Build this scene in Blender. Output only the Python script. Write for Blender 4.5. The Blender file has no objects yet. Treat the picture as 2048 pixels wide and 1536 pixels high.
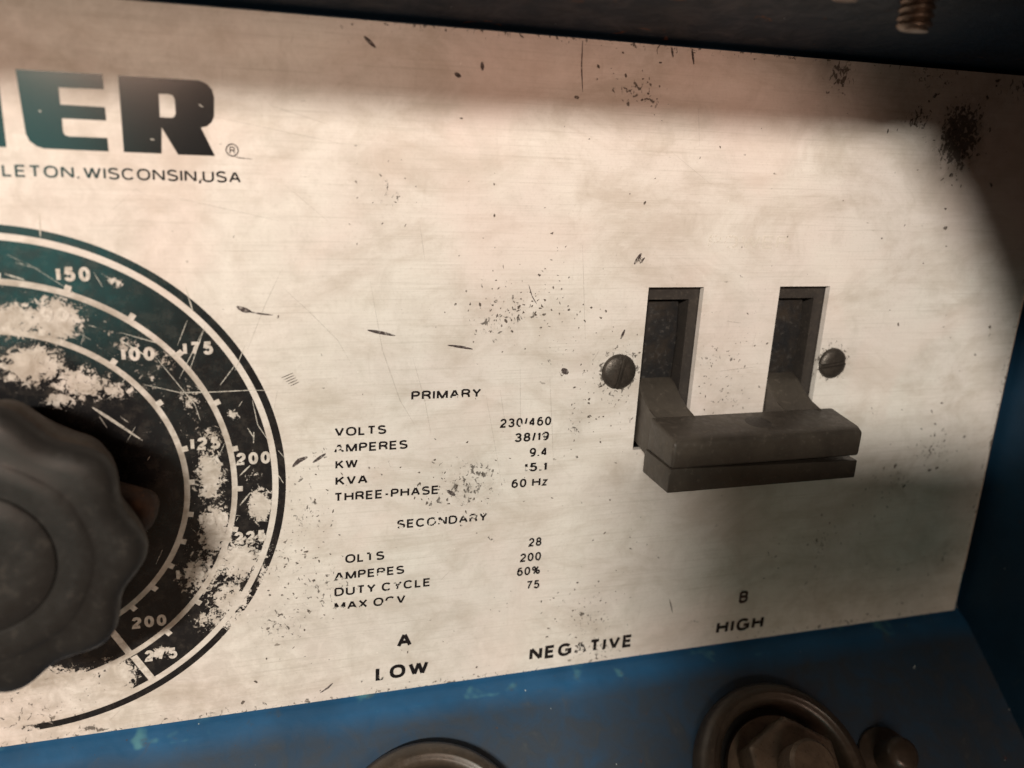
import bpy, bmesh, math, random
from mathutils import Vector, Matrix, noise as mnoise
random.seed(7)
scene = bpy.context.scene
COL = scene.collection
MM = 0.001

def W(X, Y, h=0.0):
    """plate millimetres (X right, Y down, h out of the plate) -> world metres"""
    return Vector((X * MM, -h * MM, -Y * MM))

# ------------------------------------------------------------------ camera
cam = bpy.data.cameras.new('camera')
cam.sensor_width = 36.0
cam.lens = 36.0 * 1812.6 / 2048.0
cam.clip_start = 0.002
cam.clip_end = 20.0
cam.dof.use_dof = True
cam.dof.focus_distance = .148
cam.dof.aperture_fstop = 15.0
co = bpy.data.objects.new('camera', cam)
COL.objects.link(co)

def rodrigues(r):
    a = math.sqrt(sum(c * c for c in r))
    return Matrix.Rotation(a, 3, Vector(r))
M = rodrigues((-0.300054716, 0.315784303, -0.00827472278))
A = Matrix(((1, 0, 0), (0, 0, 1), (0, -1, 0)))
R = A @ M
rot = Matrix((R.col[0], -R.col[1], -R.col[2])).transposed()
co.matrix_world = Matrix.Translation((0, -0.13432, 0)) @ rot.to_4x4()
scene.camera = co

# ------------------------------------------------------------------ light
wd = bpy.data.worlds.new('World')
scene.world = wd
wd.use_nodes = True
wd.node_tree.nodes['Background'].inputs[0].default_value = (1.0, 0.61, 0.39, 1)
wd.node_tree.nodes['Background'].inputs[1].default_value = 0.155

def area(name, loc, aim, sx, sy, watts, col, shape='RECTANGLE'):
    l = bpy.data.lights.new(name, 'AREA')
    l.shape = shape; l.size = sx; l.size_y = sy; l.energy = watts; l.color = col
    o = bpy.data.objects.new(name, l)
    o.location = W(*loc)
    o.rotation_euler = (W(*aim) - o.location).to_track_quat('-Z', 'Z').to_euler()
    COL.objects.link(o)
    return o
LAMP = (-430.0, -360.0, 860.0)
area('work_lamp_tube', LAMP, (50, 45, 0), .19, .050, 13.9, (1.0, .93, .82), 'ELLIPSE')
area('hood_shadow_fill', (-20, -120, 700), (60, 0, 0), .26, .18, 2.5, (1.0, .66, .50))  # added fill that lifts the hood shadow; no known source
area('teal_mirror_fill', (-135, 65, 600), (-25, 25, 0), .12, .24, .20, (.16, 1.0, .92))  # teal light added for its reflection in the black print at left

vs = scene.view_settings
vs.view_transform = 'Standard'
vs.look = 'None'
vs.exposure = 0.0
vs.gamma = 1.0
vs.use_curve_mapping = False

# ------------------------------------------------------------------ node helpers
class NT:
    def __init__(s, name):
        s.m = bpy.data.materials.new(name)
        s.m.use_nodes = True
        s.t = s.m.node_tree
        s.n = s.t.nodes
        s.b = s.n['Principled BSDF']
        s.out = s.n['Material Output']
        g = s.n.new('ShaderNodeNewGeometry')
        s.pos = s.vm('SCALE', g.outputs['Position'], k=1000.0)   # millimetres
    def lk(s, a, b): s.t.links.new(a, b)
    def put(s, sock, v):
        if hasattr(v, 'is_output'): s.lk(v, sock)
        elif isinstance(v, (tuple, list)) and len(v) == 3 and len(getattr(sock, 'default_value', (0,))) == 4:
            sock.default_value = (*v, 1)
        else: sock.default_value = v
    def vm(s, op, a, b=None, k=None):
        n = s.n.new('ShaderNodeVectorMath'); n.operation = op
        s.put(n.inputs[0], a)
        if b is not None: s.put(n.inputs[1], b)
        if k is not None: n.inputs['Scale'].default_value = k
        return n.outputs['Value'] if op == 'LENGTH' else n.outputs[0]
    def mt(s, op, a, b=None, c=None, clamp=False):
        n = s.n.new('ShaderNodeMath'); n.operation = op; n.use_clamp = clamp
        s.put(n.inputs[0], a)
        if b is not None: s.put(n.inputs[1], b)
        if c is not None: s.put(n.inputs[2], c)
        return n.outputs[0]
    def noise(s, scale, detail=4, rough=.55, vec=None, stretch=None, dist=0.0):
        v = vec or s.pos
        if stretch: v = s.vm('MULTIPLY', v, stretch)
        n = s.n.new('ShaderNodeTexNoise')
        s.lk(v, n.inputs['Vector'])
        n.inputs['Scale'].default_value = scale
        n.inputs['Detail'].default_value = detail
        n.inputs['Roughness'].default_value = rough
        n.inputs['Distortion'].default_value = dist
        return n.outputs[0]
    def ramp(s, v, a, b, o0=0.0, o1=1.0, smooth=True):
        n = s.n.new('ShaderNodeMapRange')
        n.interpolation_type = 'SMOOTHSTEP' if smooth else 'LINEAR'
        s.put(n.inputs[0], v)
        for i, q in ((1, a), (2, b), (3, o0), (4, o1)): s.put(n.inputs[i], q)
        return n.outputs[0]
    def mix(s, f, a, b, mode='MIX'):
        n = s.n.new('ShaderNodeMix'); n.data_type = 'RGBA'; n.blend_type = mode
        s.put(n.inputs[0], f); s.put(n.inputs[6], a); s.put(n.inputs[7], b)
        return n.outputs[2]
    def attr(s, name):
        n = s.n.new('ShaderNodeAttribute'); n.attribute_name = name
        return n.outputs['Fac']
    def bump(s, hgt, strength=.2, dist=.0002, prev=None):
        n = s.n.new('ShaderNodeBump')
        n.inputs['Strength'].default_value = strength
        n.inputs['Distance'].default_value = dist
        s.lk(hgt, n.inputs['Height'])
        if prev is not None: s.lk(prev, n.inputs['Normal'])
        return n.outputs[0]
    def blobs(s, items):
        """largest of soft elliptical spots (X, Y, rx, ry, strength) on the plate"""
        f = None
        for X, Y, rx, ry, k in items:
            d = s.vm('MULTIPLY', s.vm('SUBTRACT', s.pos, (X, 0, -Y)), (1 / rx, 0, 1 / ry))
            v = s.ramp(s.vm('LENGTH', d), 0.35, 1.25, k, 0.0)
            f = v if f is None else s.mt('MAXIMUM', f, v)
        return f
    def see_through(s, mask):
        """mask 1 keeps the print, 0 shows what lies below"""
        t = s.n.new('ShaderNodeBsdfTransparent'); x = s.n.new('ShaderNodeMixShader')
        s.put(x.inputs[0], mask); s.lk(t.outputs[0], x.inputs[1]); s.lk(s.b.outputs[0], x.inputs[2])
        s.lk(x.outputs[0], s.out.inputs[0])
    def base(s, col=None, rough=None, metal=None, normal=None, spec=None):
        if col is not None: s.put(s.b.inputs['Base Color'], col)
        if rough is not None: s.put(s.b.inputs['Roughness'], rough)
        if metal is not None: s.put(s.b.inputs['Metallic'], metal)
        if normal is not None: s.lk(normal, s.b.inputs['Normal'])
        if spec is not None: s.put(s.b.inputs['Specular IOR Level'], spec)

def metal_look(n):
    """satin aluminium: horizontal brushing, blotchy tarnish"""
    big = n.noise(.045, 5, .6)
    blotch = n.noise(.16, 6, .65, dist=.8)
    streak = n.noise(1.0, 4, .6, stretch=(.05, 1, 2.6))
    fine = n.noise(1.0, 3, .6, stretch=(.12, 1, 9.0))
    col = n.mix(n.ramp(big, .3, .7), (.735, .70, .655), (.70, .635, .60))
    col = n.mix(n.ramp(blotch, .46, .72, 0, .34), col, (.46, .415, .36))
    col = n.mix(n.ramp(streak, .50, .74, 0, .48), col, (.50, .46, .41))
    col = n.mix(n.ramp(fine, .3, .7, .0, .16), col, (.40, .37, .34))
    cloud = n.noise(.085, 7, .68, dist=.8, stretch=(.6, 1, 1.25))
    col = n.mix(n.ramp(cloud, .42, .70, 0, .46), col, (.40, .335, .27))
    grain = n.noise(2.2, 4, .7)
    col = n.mix(n.ramp(grain, .50, .75, 0, .26), col, (.36, .31, .26))
    pink = n.noise(.04, 3, .5, dist=.5)
    col = n.mix(n.ramp(pink, .5, .7, 0, .30), col, (.74, .60, .55))
    rub = n.noise(.5, 5, .65, stretch=(1.6, 1, .22))
    col = n.mix(n.ramp(rub, .58, .74, 0, .22), col, (.45, .40, .35))
    rough = n.ramp(streak, .2, .8, .40, .58)
    nb = n.bump(fine, .10, .00006)
    nb = n.bump(blotch, .10, .0003, nb)
    return col, rough, nb

def mat_plate():
    n = NT('brushed_aluminium')
    col, rough, nb = metal_look(n)
    dirt = n.attr('dirt'); stain_dim = n.attr('stain_dim')
    # soft brown grime, with the plate's painted dimming low and left
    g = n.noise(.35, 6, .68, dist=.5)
    sm = n.mt('MULTIPLY', stain_dim, n.ramp(g, .28, .66, .25, 1.0))
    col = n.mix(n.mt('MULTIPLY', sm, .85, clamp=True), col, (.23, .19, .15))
    # scuffed black specks whose density follows the dirt attribute
    sp = n.noise(1.25, 5, .62, stretch=(1.0, 1, .8), dist=.7)
    th = n.ramp(dirt, 0.0, 1.0, .765, .40, smooth=False)
    m1 = n.ramp(n.mt('SUBTRACT', sp, th), -.015, .05)
    sp2 = n.noise(.55, 3, .5, stretch=(.8, 1, 1.3))
    m2 = n.mt('MULTIPLY', n.ramp(sp2, .70, .735), n.ramp(n.noise(.06, 2), .45, .6, .0, 1.0))
    col = n.mix(n.mt('MULTIPLY', m1, .84), col, (.060, .050, .042))
    col = n.mix(n.mt('MULTIPLY', m2, .75), col, (.11, .09, .07))
    # small pale rubbed marks
    pl = n.ramp(n.noise(1.1, 4, .6, stretch=(1.0, 1, .7)), .69, .74)
    col = n.mix(n.mt('MULTIPLY', pl, .45), col, (.86, .82, .76))
    rough = n.mt('ADD', rough, n.mt('MULTIPLY', m1, .25))
    n.base(col, n.mt('ADD', rough, .06), .03, nb, .12)
    return n.m

def mat_bare():
    n = NT('bare_aluminium')
    col, rough, nb = metal_look(n)
    gr = n.noise(1.4, 5, .65)
    col = n.mix(n.ramp(gr, .38, .66, .25, .70), col, (.30, .265, .225))
    n.base(col, n.mt('ADD', rough, .06), .03, nb, .12)
    return n.m

def mat_dial():
    n = NT('worn_black_dial_print')
    w = n.attr('wear')
    a = n.noise(1.05, 9, .72, dist=.8)
    b = n.noise(3.2, 5, .65)
    s = n.mt('ADD', n.mt('MULTIPLY', a, .74), n.mt('MULTIPLY', b, .26))
    th = n.ramp(w, 0.0, 1.0, .215, .69, smooth=False)
    m = n.ramp(n.mt('SUBTRACT', s, th), -.030, .022)
    dust_tone = n.ramp(n.noise(.5, 6, .7), .45, .75, 0, .16)
    col = n.mix(dust_tone, (.010, .010, .011), (.16, .135, .11))
    n.base(col, n.ramp(n.noise(.4, 5), .3, .7, .16, .27), 0, n.bump(a, .06, .0001), .5)
    n.see_through(m)
    return n.m

def mat_print(name, col, spots, amount=.30, sharp=1.5, k=1.0):
    n = NT(name)
    a = n.noise(sharp, 6, .62, dist=.4)
    f = n.blobs(spots) if spots else 0.0
    th = n.ramp(f, 0.0, 1.0, amount, .70, smooth=False)
    m = n.ramp(n.mt('SUBTRACT', a, th), -.03, .03, 0.0, k)
    n.base(col, .17, 0, None, .5)
    n.see_through(m)
    return n.m

def mat_mark(name, col, k=.85, sc=1.6):
    n = NT(name)
    a = n.noise(sc, 5, .65)
    n.base(col, .6, 0, None, .2)
    n.see_through(n.ramp(a, .30, .56, k * .25, k))
    return n.m

def mat_blue(name='shaded_case_blue', dusty=False, k=1.0):
    n = NT(name)
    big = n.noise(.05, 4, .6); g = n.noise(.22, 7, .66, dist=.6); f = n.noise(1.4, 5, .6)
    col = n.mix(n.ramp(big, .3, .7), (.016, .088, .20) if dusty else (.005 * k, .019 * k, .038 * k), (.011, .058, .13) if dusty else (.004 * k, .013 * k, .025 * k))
    if dusty:
        d = n.attr('dust_tone')
        dd = n.mt('MULTIPLY', d, n.ramp(g, .2, .75, .62, 1.0))
        col = n.mix(dd, col, (.026, .034, .044))  # dust darkened, so it also paints shade on the lower shelf
        col = n.mix(n.ramp(n.mt('ADD', n.noise(.11, 3), n.mt('MULTIPLY', d, -.4)), .56, .66, 0, .55), col, (.10, .27, .28))
    col = n.mix(n.ramp(g, .60, .70, 0, .5), col, (.045, .06, .075))
    rust = n.ramp(n.noise(.13, 6, .62, dist=1.2), .69 if dusty else .64, .74 if dusty else .69)
    col = n.mix(rust, col, (.085, .030, .016))
    col = n.mix(n.ramp(f, .69, .73), col, (.06, .04, .03))
    col = n.mix(n.ramp(n.noise(.8, 2), .775, .79), col, (.35, .40, .42))
    n.base(col, n.ramp(g, .3, .7, .42, .62), 0, n.bump(g, .15, .0004), .4 if dusty else .15)
    return n.m

def mat_plain(name, c0, c1, rough=.5, metal=0., sc=.3, dirt=None, bump=.2, spec=.4):
    n = NT(name)
    g = n.noise(sc, 6, .65, dist=.4); f = n.noise(sc * 6, 5, .6)
    col = n.mix(n.ramp(g, .32, .68), c0, c1)
    if dirt:
        col = n.mix(n.ramp(f, .56, .70, 0, .8), col, dirt)
    n.base(col, n.ramp(f, .25, .75, rough - .1, rough + .12), metal, n.bump(f, bump, .0002), spec)
    return n.m

TEXT_WEAR = [(17.4, 71.7, 1.0, 1.3, 1.00), (17.6, 52.4, 1.5, .9, 0.50), (21.3, 53.1, 1.0, .6, 0.64), (25.7, 80.9, 1.3, .75, 1.00),
             (17.6, 80.9, 1.6, .8, 0.68), (20.4, 81.2, 1.6, .5, 0.56), (25.3, 94.9, 1.1, 1.5, 0.74), (62.3, 94.8, 3.0, 1.8, 0.42),
             (33.6, 66.6, 1.6, 1.3, 0.50), (39.5, 65.9, 3.0, .8, 0.44), (48.9, 57.8, 1.0, 1.0, 0.34), (51.6, 52.6, 1.0, 1.0, 0.28),
             (17.4, 75.5, 1.4, 1.1, 0.52), (24.5, 75.3, 1.2, .8, 0.58), (36.2, 44.8, 2.0, .7, 0.44), (47.6, 50.3, 1.2, .7, 0.50),
             (23.0, 71.0, .6, .9, 0.72), (95.6, 88.3, 1.0, .35, 0.40), (28.0, 67.0, 1.0, 3.0, 0.32), (27.0, 78.0, 2.0, 1.5, 0.36)]
MPLATE = mat_plate(); MBARE = mat_bare(); MDIAL = mat_dial()
MPRINT = mat_print('black_lettering', (.012, .011, .012), TEXT_WEAR, .33)
MLOGO = mat_print('black_logo_print', (.007, .007, .008), None, .235, 1.1)
MGHOST = mat_print('faded_lettering', (.80, .75, .68), [(81, 19.4, 3.2, 2.4, .6)], .36, 1.5, .60)
MDARKMARK = mat_mark('dark_scuff', (.050, .034, .034))
MSPECK = mat_mark('brown_speck', (.085, .065, .052), .78, 3.0)
MSOFTMARK = mat_mark('soft_scuff', (.30, .26, .22), .17)
MLIGHTMARK = mat_mark('bright_scratch', (.62, .58, .52), .80)
MBLUE = mat_blue(); MWALL = mat_blue('shaded_wall_blue', False, 2.4); MBLUED = mat_blue('dusty_shaded_blue_paint', True)  # hood and wall copies darker; their shade is put into the colour
MKNOB = mat_plain('grey_knob_plastic', (.0125, .0118, .0112), (.0165, .015, .0138), .46, 0, .10, (.026, .023, .02), .08, .3)
MKNOBR = mat_plain('brown_knob_edge', (.040, .025, .015), (.024, .019, .015), .6, 0, .2, (.06, .04, .025), .1, .3)
MPOINT = mat_plain('rusty_pointer', (.060, .028, .014), (.022, .013, .009), .65, 0, .4, (.12, .058, .028), .5, .3)
MBAK = mat_plain('dark_breaker_case', (.034, .028, .024), (.026, .022, .020), .52, 0, .4, (.065, .052, .042), .1, .4)
MHANDLE = mat_plain('worn_breaker_handle', (.060, .050, .040), (.040, .033, .027), .46, 0, .16, (.085, .07, .056), .10, .4)
MSLIDE = mat_plain('scuffed_slider', (.030, .023, .018), (.013, .013, .014), .45, 0, .22, (.045, .04, .036), .3, .4)
MBLACK = mat_plain('black_recess', (.006, .006, .006), (.004, .004, .004), .8)
MSCREW = mat_plain('dark_screw_steel', (.075, .062, .052), (.045, .038, .032), .42, .55, .8, (.12, .10, .085), .3, .5)
MTHREAD = mat_plain('screw_thread_steel', (.19, .15, .12), (.11, .08, .06), .38, .8, .5, (.12, .07, .04), .3, .5)
MINS = mat_plain('brown_insulator', (.046, .035, .026), (.030, .024, .019), .36, 0, .2, (.06, .046, .034), .12, .5)
MNUT = mat_plain('oily_steel_nut', (.16, .125, .095), (.10, .078, .06), .42, .35, .25, (.045, .034, .026), .25, .5)

# ------------------------------------------------------------------ object helpers
def obj(name, bm, mat, parent=None, origin=None, smooth=None, label=None, kind=None):
    """bmesh in world metres -> one mesh object; its own origin when top-level"""
    me = bpy.data.meshes.new(name)
    bmesh.ops.recalc_face_normals(bm, faces=bm.faces[:])
    o0 = Vector(origin) if origin is not None else (parent.matrix_world.translation.copy() if parent else Vector())
    bmesh.ops.translate(bm, verts=bm.verts[:], vec=-o0)
    bm.to_mesh(me); bm.free()
    if smooth is not None:
        me.polygons.foreach_set('use_smooth', [True] * len(me.polygons))
        me.set_sharp_from_angle(angle=math.radians(smooth))
    me.materials.append(mat)
    o = bpy.data.objects.new(name, me)
    COL.objects.link(o)
    if parent:
        o.parent = parent
        pw = parent.matrix_world.translation
        o.location = o0 - pw
        o.matrix_world = Matrix.Translation(o0)
    else:
        o.location = o0
        o.matrix_world = Matrix.Translation(o0)
    if label: o['label'] = label
    if kind: o['kind'] = kind
    return o

def thing(name, label, cat, loc, group=None):
    e = bpy.data.objects.new(name, None)
    e.empty_display_size = .005
    COL.objects.link(e)
    e.location = loc
    e.matrix_world = Matrix.Translation(loc)
    e['label'] = label; e['category'] = cat
    if group: e['group'] = group
    return e

def poly(bm, pts):
    return bm.faces.new([bm.verts.new(p) for p in pts])

def box(bm, X0, X1, Y0, Y1, h0, h1, bev=0.0, seg=2):
    vs_ = [bm.verts.new(W(x, y, h)) for x in (X0, X1) for y in (Y0, Y1) for h in (h0, h1)]
    fs = []
    for f in ((0, 1, 3, 2), (4, 6, 7, 5), (0, 4, 5, 1), (2, 3, 7, 6), (0, 2, 6, 4), (1, 5, 7, 3)):
        fs.append(bm.faces.new([vs_[i] for i in f]))
    if bev:
        es = {e for f in fs for e in f.edges}
        bmesh.ops.bevel(bm, geom=list(es), offset=bev * MM, segments=seg, profile=.5, affect='EDGES')
    return vs_

def prism(bm, prof, X0, X1, bev=0.0, seg=2):
    """profile [(Y, h)] swept along X"""
    a = [bm.verts.new(W(X0, y, h)) for y, h in prof]
    b = [bm.verts.new(W(X1, y, h)) for y, h in prof]
    n = len(prof)
    fs = [bm.faces.new(a), bm.faces.new(b[::-1])]
    for i in range(n):
        fs.append(bm.faces.new((a[i], b[i], b[(i + 1) % n], a[(i + 1) % n])))
    if bev:
        bmesh.ops.bevel(bm, geom=list({e for f in fs for e in f.edges}), offset=bev * MM, segments=seg, profile=.5, affect='EDGES')

def slab(bm, pts, h0, h1):
    """outline [(X, Y)] given thickness from h0 to h1"""
    a = [bm.verts.new(W(x, y, h0)) for x, y in pts]
    b = [bm.verts.new(W(x, y, h1)) for x, y in pts]
    n = len(pts)
    bm.faces.new(a); bm.faces.new(b[::-1])
    for i in range(n):
        bm.faces.new((a[i], a[(i + 1) % n], b[(i + 1) % n], b[i]))

def lathe(bm, prof, frame, seg=64, rfun=None):
    """profile [(r, z)] turned about the frame's z axis; mm; rfun(theta, r, z) -> r"""
    rings = []
    for r, z in prof:
        if r < 1e-6:
            rings.append([bm.verts.new(frame @ Vector((0, 0, z * MM)))])
        else:
            rg = []
            for i in range(seg):
                t = 2 * math.pi * i / seg
                rr = rfun(t, r, z) if rfun else r
                rg.append(bm.verts.new(frame @ Vector((rr * math.cos(t) * MM, rr * math.sin(t) * MM, z * MM))))
            rings.append(rg)
    for p, q in zip(rings, rings[1:]):
        for i in range(seg):
            j = (i + 1) % seg
            if len(p) == 1 and len(q) == 1: continue
            if len(p) == 1: bm.faces.new((p[0], q[i], q[j]))
            elif len(q) == 1: bm.faces.new((p[i], q[0], p[j]))
            else: bm.faces.new((p[i], q[i], q[j], p[j]))

def frame_at(X, Y, h, zdir=None, xdir=None):
    z = Vector(zdir or (0, -1, 0)).normalized()
    x = Vector(xdir or (1, 0, 0)); x = (x - z * x.dot(z)).normalized()
    y = z.cross(x)
    m = Matrix((x, y, z)).transposed().to_4x4()
    return Matrix.Translation(W(X, Y, h)) @ m

def gauss(X, Y, items):
    f = 0.0
    for it in items:
        x, y, rx, ry = it[:4]; k = it[4] if len(it) > 4 else 1.0
        d = ((X - x) / rx) ** 2 + ((Y - y) / ry) ** 2
        if d < 6: f = max(f, k * math.exp(-d * .75))
    return f

# ------------------------------------------------------------------ the machine case
PX0, PX1, PY0, PY1 = -120.0, 149.3, -10.7, 98.2
TILT = math.radians(51)
cT, sT = math.cos(TILT), math.sin(TILT)
HD = 60.0                                   # depth of the hood
HL = .9 + (LAMP[1] - .9) * HD / LAMP[2]     # height of its lip
case = thing('machine_case', 'dusty blue painted steel case that frames the aluminium control plate on all sides', 'machine case', W(15, 98.2, 0))

def strip(prof, x0, x1, nx, thick=None):
    bm = bmesh.new()
    g = [[bm.verts.new(W(x0 + (x1 - x0) * i / nx, y, h)) for y, h in prof] for i in range(nx + 1)]
    for i in range(nx):
        for j in range(len(prof) - 1):
            bm.faces.new((g[i][j], g[i + 1][j], g[i + 1][j + 1], g[i][j + 1]))
    return bm

XL, XR = -122.0, 151.2
# sloping lower shelf with a soft fold under the plate
prof = [(90, -1.6), (98.3, -1.6), (98.7, -1.0), (99.2, .1), (99.8, 1.4), (100.3, 2.35)]
for k in range(1, 29):
    v = 3.6 + k * 3.0
    prof.append((98.2 + v * cT, v * sT))
bm = strip(prof, XL, XR, 90)
shelf = obj('lower_shelf', bm, MBLUED, case, smooth=60)
da = shelf.data.attributes.new('dust_tone', 'FLOAT', 'POINT')  # dust, with painted shade growing away from the plate
for i, v in enumerate(shelf.data.vertices):
    p = shelf.matrix_world @ v.co
    X, Y, h = p.x * 1000, -p.z * 1000, -p.y * 1000
    t = ((Y - 98.2) * cT + h * sT)
    w = mnoise.noise(Vector((X * .05, t * .08, 3.1))) * 2.2
    da.data[i].value = max(0.0, min(1.0, (t - 3.2 + w) / 3.5))

# hood that leans out over the plate
prof = [(-6, -1.6), (-11.0, -1.6), (-11.5, -.6)]
for k in range(1, 15):
    prof.append((-11.5 + (HL + 11.5) * k / 14, HD * k / 14))
prof += [(HL - .9, HD + .6), (-40, HD + .6), (-70, HD + .6)]
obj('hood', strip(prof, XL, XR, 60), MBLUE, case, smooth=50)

# side walls
def wall(x, name):
    bm = bmesh.new()
    pts = [(-11, -1.6), (HL, HD - .2), (98.2 + 77 * cT, HD - .2), (98.2, -1.6)]
    for s in (0, 1.2 if x > 0 else -1.2):
        poly(bm, [W(x + s, y, h) for y, h in pts])
    bmesh.ops.bridge_loops(bm, edges=bm.edges[:])
    return obj(name, bm, MWALL, case)
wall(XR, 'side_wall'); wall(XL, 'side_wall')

# unseen blocker added to cast the plate's diagonal upper right shadow
bm = bmesh.new()
G = []
for X, Y in ((100, -1.2), (108, -1.3), (113, -.2), (117.5, 2.6), (127, 11.8), (137, 24.5), (146, 38), (152, 49), (160, 66)):
    t = (HD + .4) / LAMP[2]
    G.append((X + (LAMP[0] - X) * t, Y + (LAMP[1] - Y) * t))
slab(bm, G + [(152.4, G[-1][1]), (152.4, HL - .8)], HD, HD + 1.2)
obj('corner_shadow_blocker', bm, MBLUE, case)

# back sheet behind the plate, seen only through gaps
bm = bmesh.new()
box(bm, XL, 66.0, -11, 98.2, -3.2, -2.0); box(bm, 107.0, XR, -11, 98.2, -3.2, -2.0)
box(bm, 66.0, 107.0, -11, 24.0, -3.2, -2.0); box(bm, 66.0, 107.0, 60.0, 98.2, -3.2, -2.0)
obj('back_sheet', bm, MBLUE, case)

# ------------------------------------------------------------------ the aluminium plate
plate = thing('control_plate', 'worn brushed aluminium control plate with black lettering and a printed dial scale', 'control plate', W(15, 98.2, 0))
SLOTS = ((68.5, 78.9, 27.0, 55.9), (93.9, 104.3, 27.0, 55.9))
DIRT = [(126.5, 0, 4.0, 4.8, 1.35), (127.5, 4.5, 2.6, 2.6, .8), (116.7, -2.5, 3.7, 2.1, .72), (99.6, -8.4, 2.6, 2.7, .85), (62.8, -3.9, 3.8, 2.2, .62),
        (66, -2.6, 2, 1.4, .7), (45.3, 30.9, 6.7, 3.7, .50), (41.7, 32.9, 3.3, 2.4, .58), (57.2, 50.6, 1.4, 2.7, .60), (38.3, 60.2, 6.0, 4.1, .60),
        (40, 58, 3, 2.5, .66), (11.4, 57.2, 2.3, 3.4, .45), (14.4, 76.9, 6.4, 5.5, .48), (7.9, 82.6, 4.8, 3.7, .55), (63.2, 88, 6, 6.3, .44),
        (65.9, 95.8, 3.1, 2.2, .66), (52.6, 37.3, 4.4, 3.4, .34), (66.4, 22.4, .9, 1.2, .7), (61, 41, 3.2, 3.2, .40), (135.2, 60.3, 5, 2.7, .48),
        (126.8, 66.1, 3.7, 3.3, .45), (111.5, 78.8, 3, 2.8, .55), (142.8, 84.3, 1.6, 3, .55), (86.3, 47.5, 5.1, 1.6, .5), (82.7, 40, 4, 5.5, .38),
        (86.3, 38, 7, 12, .30), (24.9, 13, 2.2, 2.2, .5), (34.1, 62.5, 3.4, 1.8, .5), (72.3, 25.8, 1.9, .8, .5), (86.5, 92.2, 3.3, 1.1, .42),
        (-21.5, 97.2, 1.7, .8, 1.0), (14.5, 54.1, 1.8, 2.3, .45), (65.2, 46.5, 5.6, 8.1, .34), (12.9, 63.3, 3.9, 3.5, .5), (54.7, 41.2, 1.1, .9, .75),
        (41.6, 57.7, 1.0, .9, .72), (43.1, 70.8, 1.8, 1.4, .45), (9, 70, 3.5, 7, .46), (24, 56, 3, 3, .36), (64.4, 41.4, 3.9, 3.9, .98), (107.2, 41.3, 3.6, 3.6, .92),
        (118, -9, 8, 2.0, .5), (140, -8.5, 8, 3, .55), (60, -10.6, 70, .9, .60), (5, 97.9, 90, .9, .58), (120, 97.6, 30, 1.1, .58), (149, 60, 1.1, 45, .56),
        (118.6, 52, 1.2, 3.2, .45), (132, 86, 3, 3, .4), (99, 79, 2, 2, .4), (-30, 93, 12, 3.5, .4)]
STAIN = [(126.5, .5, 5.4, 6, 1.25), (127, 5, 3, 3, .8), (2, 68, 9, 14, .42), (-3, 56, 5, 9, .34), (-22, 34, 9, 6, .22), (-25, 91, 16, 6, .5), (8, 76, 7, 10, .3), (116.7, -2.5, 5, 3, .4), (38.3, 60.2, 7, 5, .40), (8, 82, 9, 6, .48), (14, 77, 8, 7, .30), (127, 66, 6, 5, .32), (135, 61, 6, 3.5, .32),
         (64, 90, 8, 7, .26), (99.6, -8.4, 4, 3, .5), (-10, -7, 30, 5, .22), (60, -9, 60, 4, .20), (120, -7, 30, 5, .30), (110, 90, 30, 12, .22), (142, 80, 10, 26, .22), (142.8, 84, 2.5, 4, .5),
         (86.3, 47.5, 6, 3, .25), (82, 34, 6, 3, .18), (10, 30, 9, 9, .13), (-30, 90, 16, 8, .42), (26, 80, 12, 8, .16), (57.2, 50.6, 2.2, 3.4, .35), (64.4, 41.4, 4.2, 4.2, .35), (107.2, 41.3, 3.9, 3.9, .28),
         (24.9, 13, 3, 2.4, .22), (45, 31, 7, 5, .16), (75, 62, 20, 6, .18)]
def axis(a, b, step, extra):
    n = max(1, round((b - a) / step))
    v = [a + (b - a) * i / n for i in range(n + 1)]
    for e in extra:
        v = [q for q in v if abs(q - e) > step * .35 or q in (a, b)] + [e]
    return sorted(set(v))
xs = axis(PX0, -42, 6, ()) [:-1] + axis(-42, PX1, 1.0, (68.5, 78.9, 93.9, 104.3))
ys = axis(PY0, PY1, 1.0, (27.0, 55.9))
bm = bmesh.new()
gv = {}
def gvert(i, j):
    if (i, j) not in gv: gv[i, j] = bm.verts.new(W(xs[i], ys[j], 0))
    return gv[i, j]
for i in range(len(xs) - 1):
    for j in range(len(ys) - 1):
        cx, cy = (xs[i] + xs[i + 1]) / 2, (ys[j] + ys[j + 1]) / 2
        if any(a < cx < b and c < cy < d for a, b, c, d in SLOTS): continue
        bm.faces.new((gvert(i, j), gvert(i, j + 1), gvert(i + 1, j + 1), gvert(i + 1, j)))
be = [e for e in bm.edges if len(e.link_faces) == 1]
r = bmesh.ops.extrude_edge_only(bm, edges=be)
bmesh.ops.translate(bm, verts=[v for v in r['geom'] if isinstance(v, bmesh.types.BMVert)], vec=(0, .0012, 0))
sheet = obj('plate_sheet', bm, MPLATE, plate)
ad = sheet.data.attributes.new('dirt', 'FLOAT', 'POINT'); as_ = sheet.data.attributes.new('stain_dim', 'FLOAT', 'POINT')
dv, sv = [], []
for v in sheet.data.vertices:
    p = sheet.matrix_world @ v.co
    X, Y = p.x * 1000, -p.z * 1000
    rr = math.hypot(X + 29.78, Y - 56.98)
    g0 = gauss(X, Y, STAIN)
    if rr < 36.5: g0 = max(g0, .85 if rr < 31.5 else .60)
    painted_falloff = max(0.0, min(1.0, (Y - 62) / 30)) * .16 + max(0.0, min(1.0, (35 - X) / 60)) * .34  # light falloff painted in: plate darkened towards bottom and left
    dv.append(.06 + gauss(X, Y, DIRT)); sv.append(.03 + max(g0, painted_falloff))
ad.data.foreach_set('value', dv); as_.data.foreach_set('value', sv)

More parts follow.
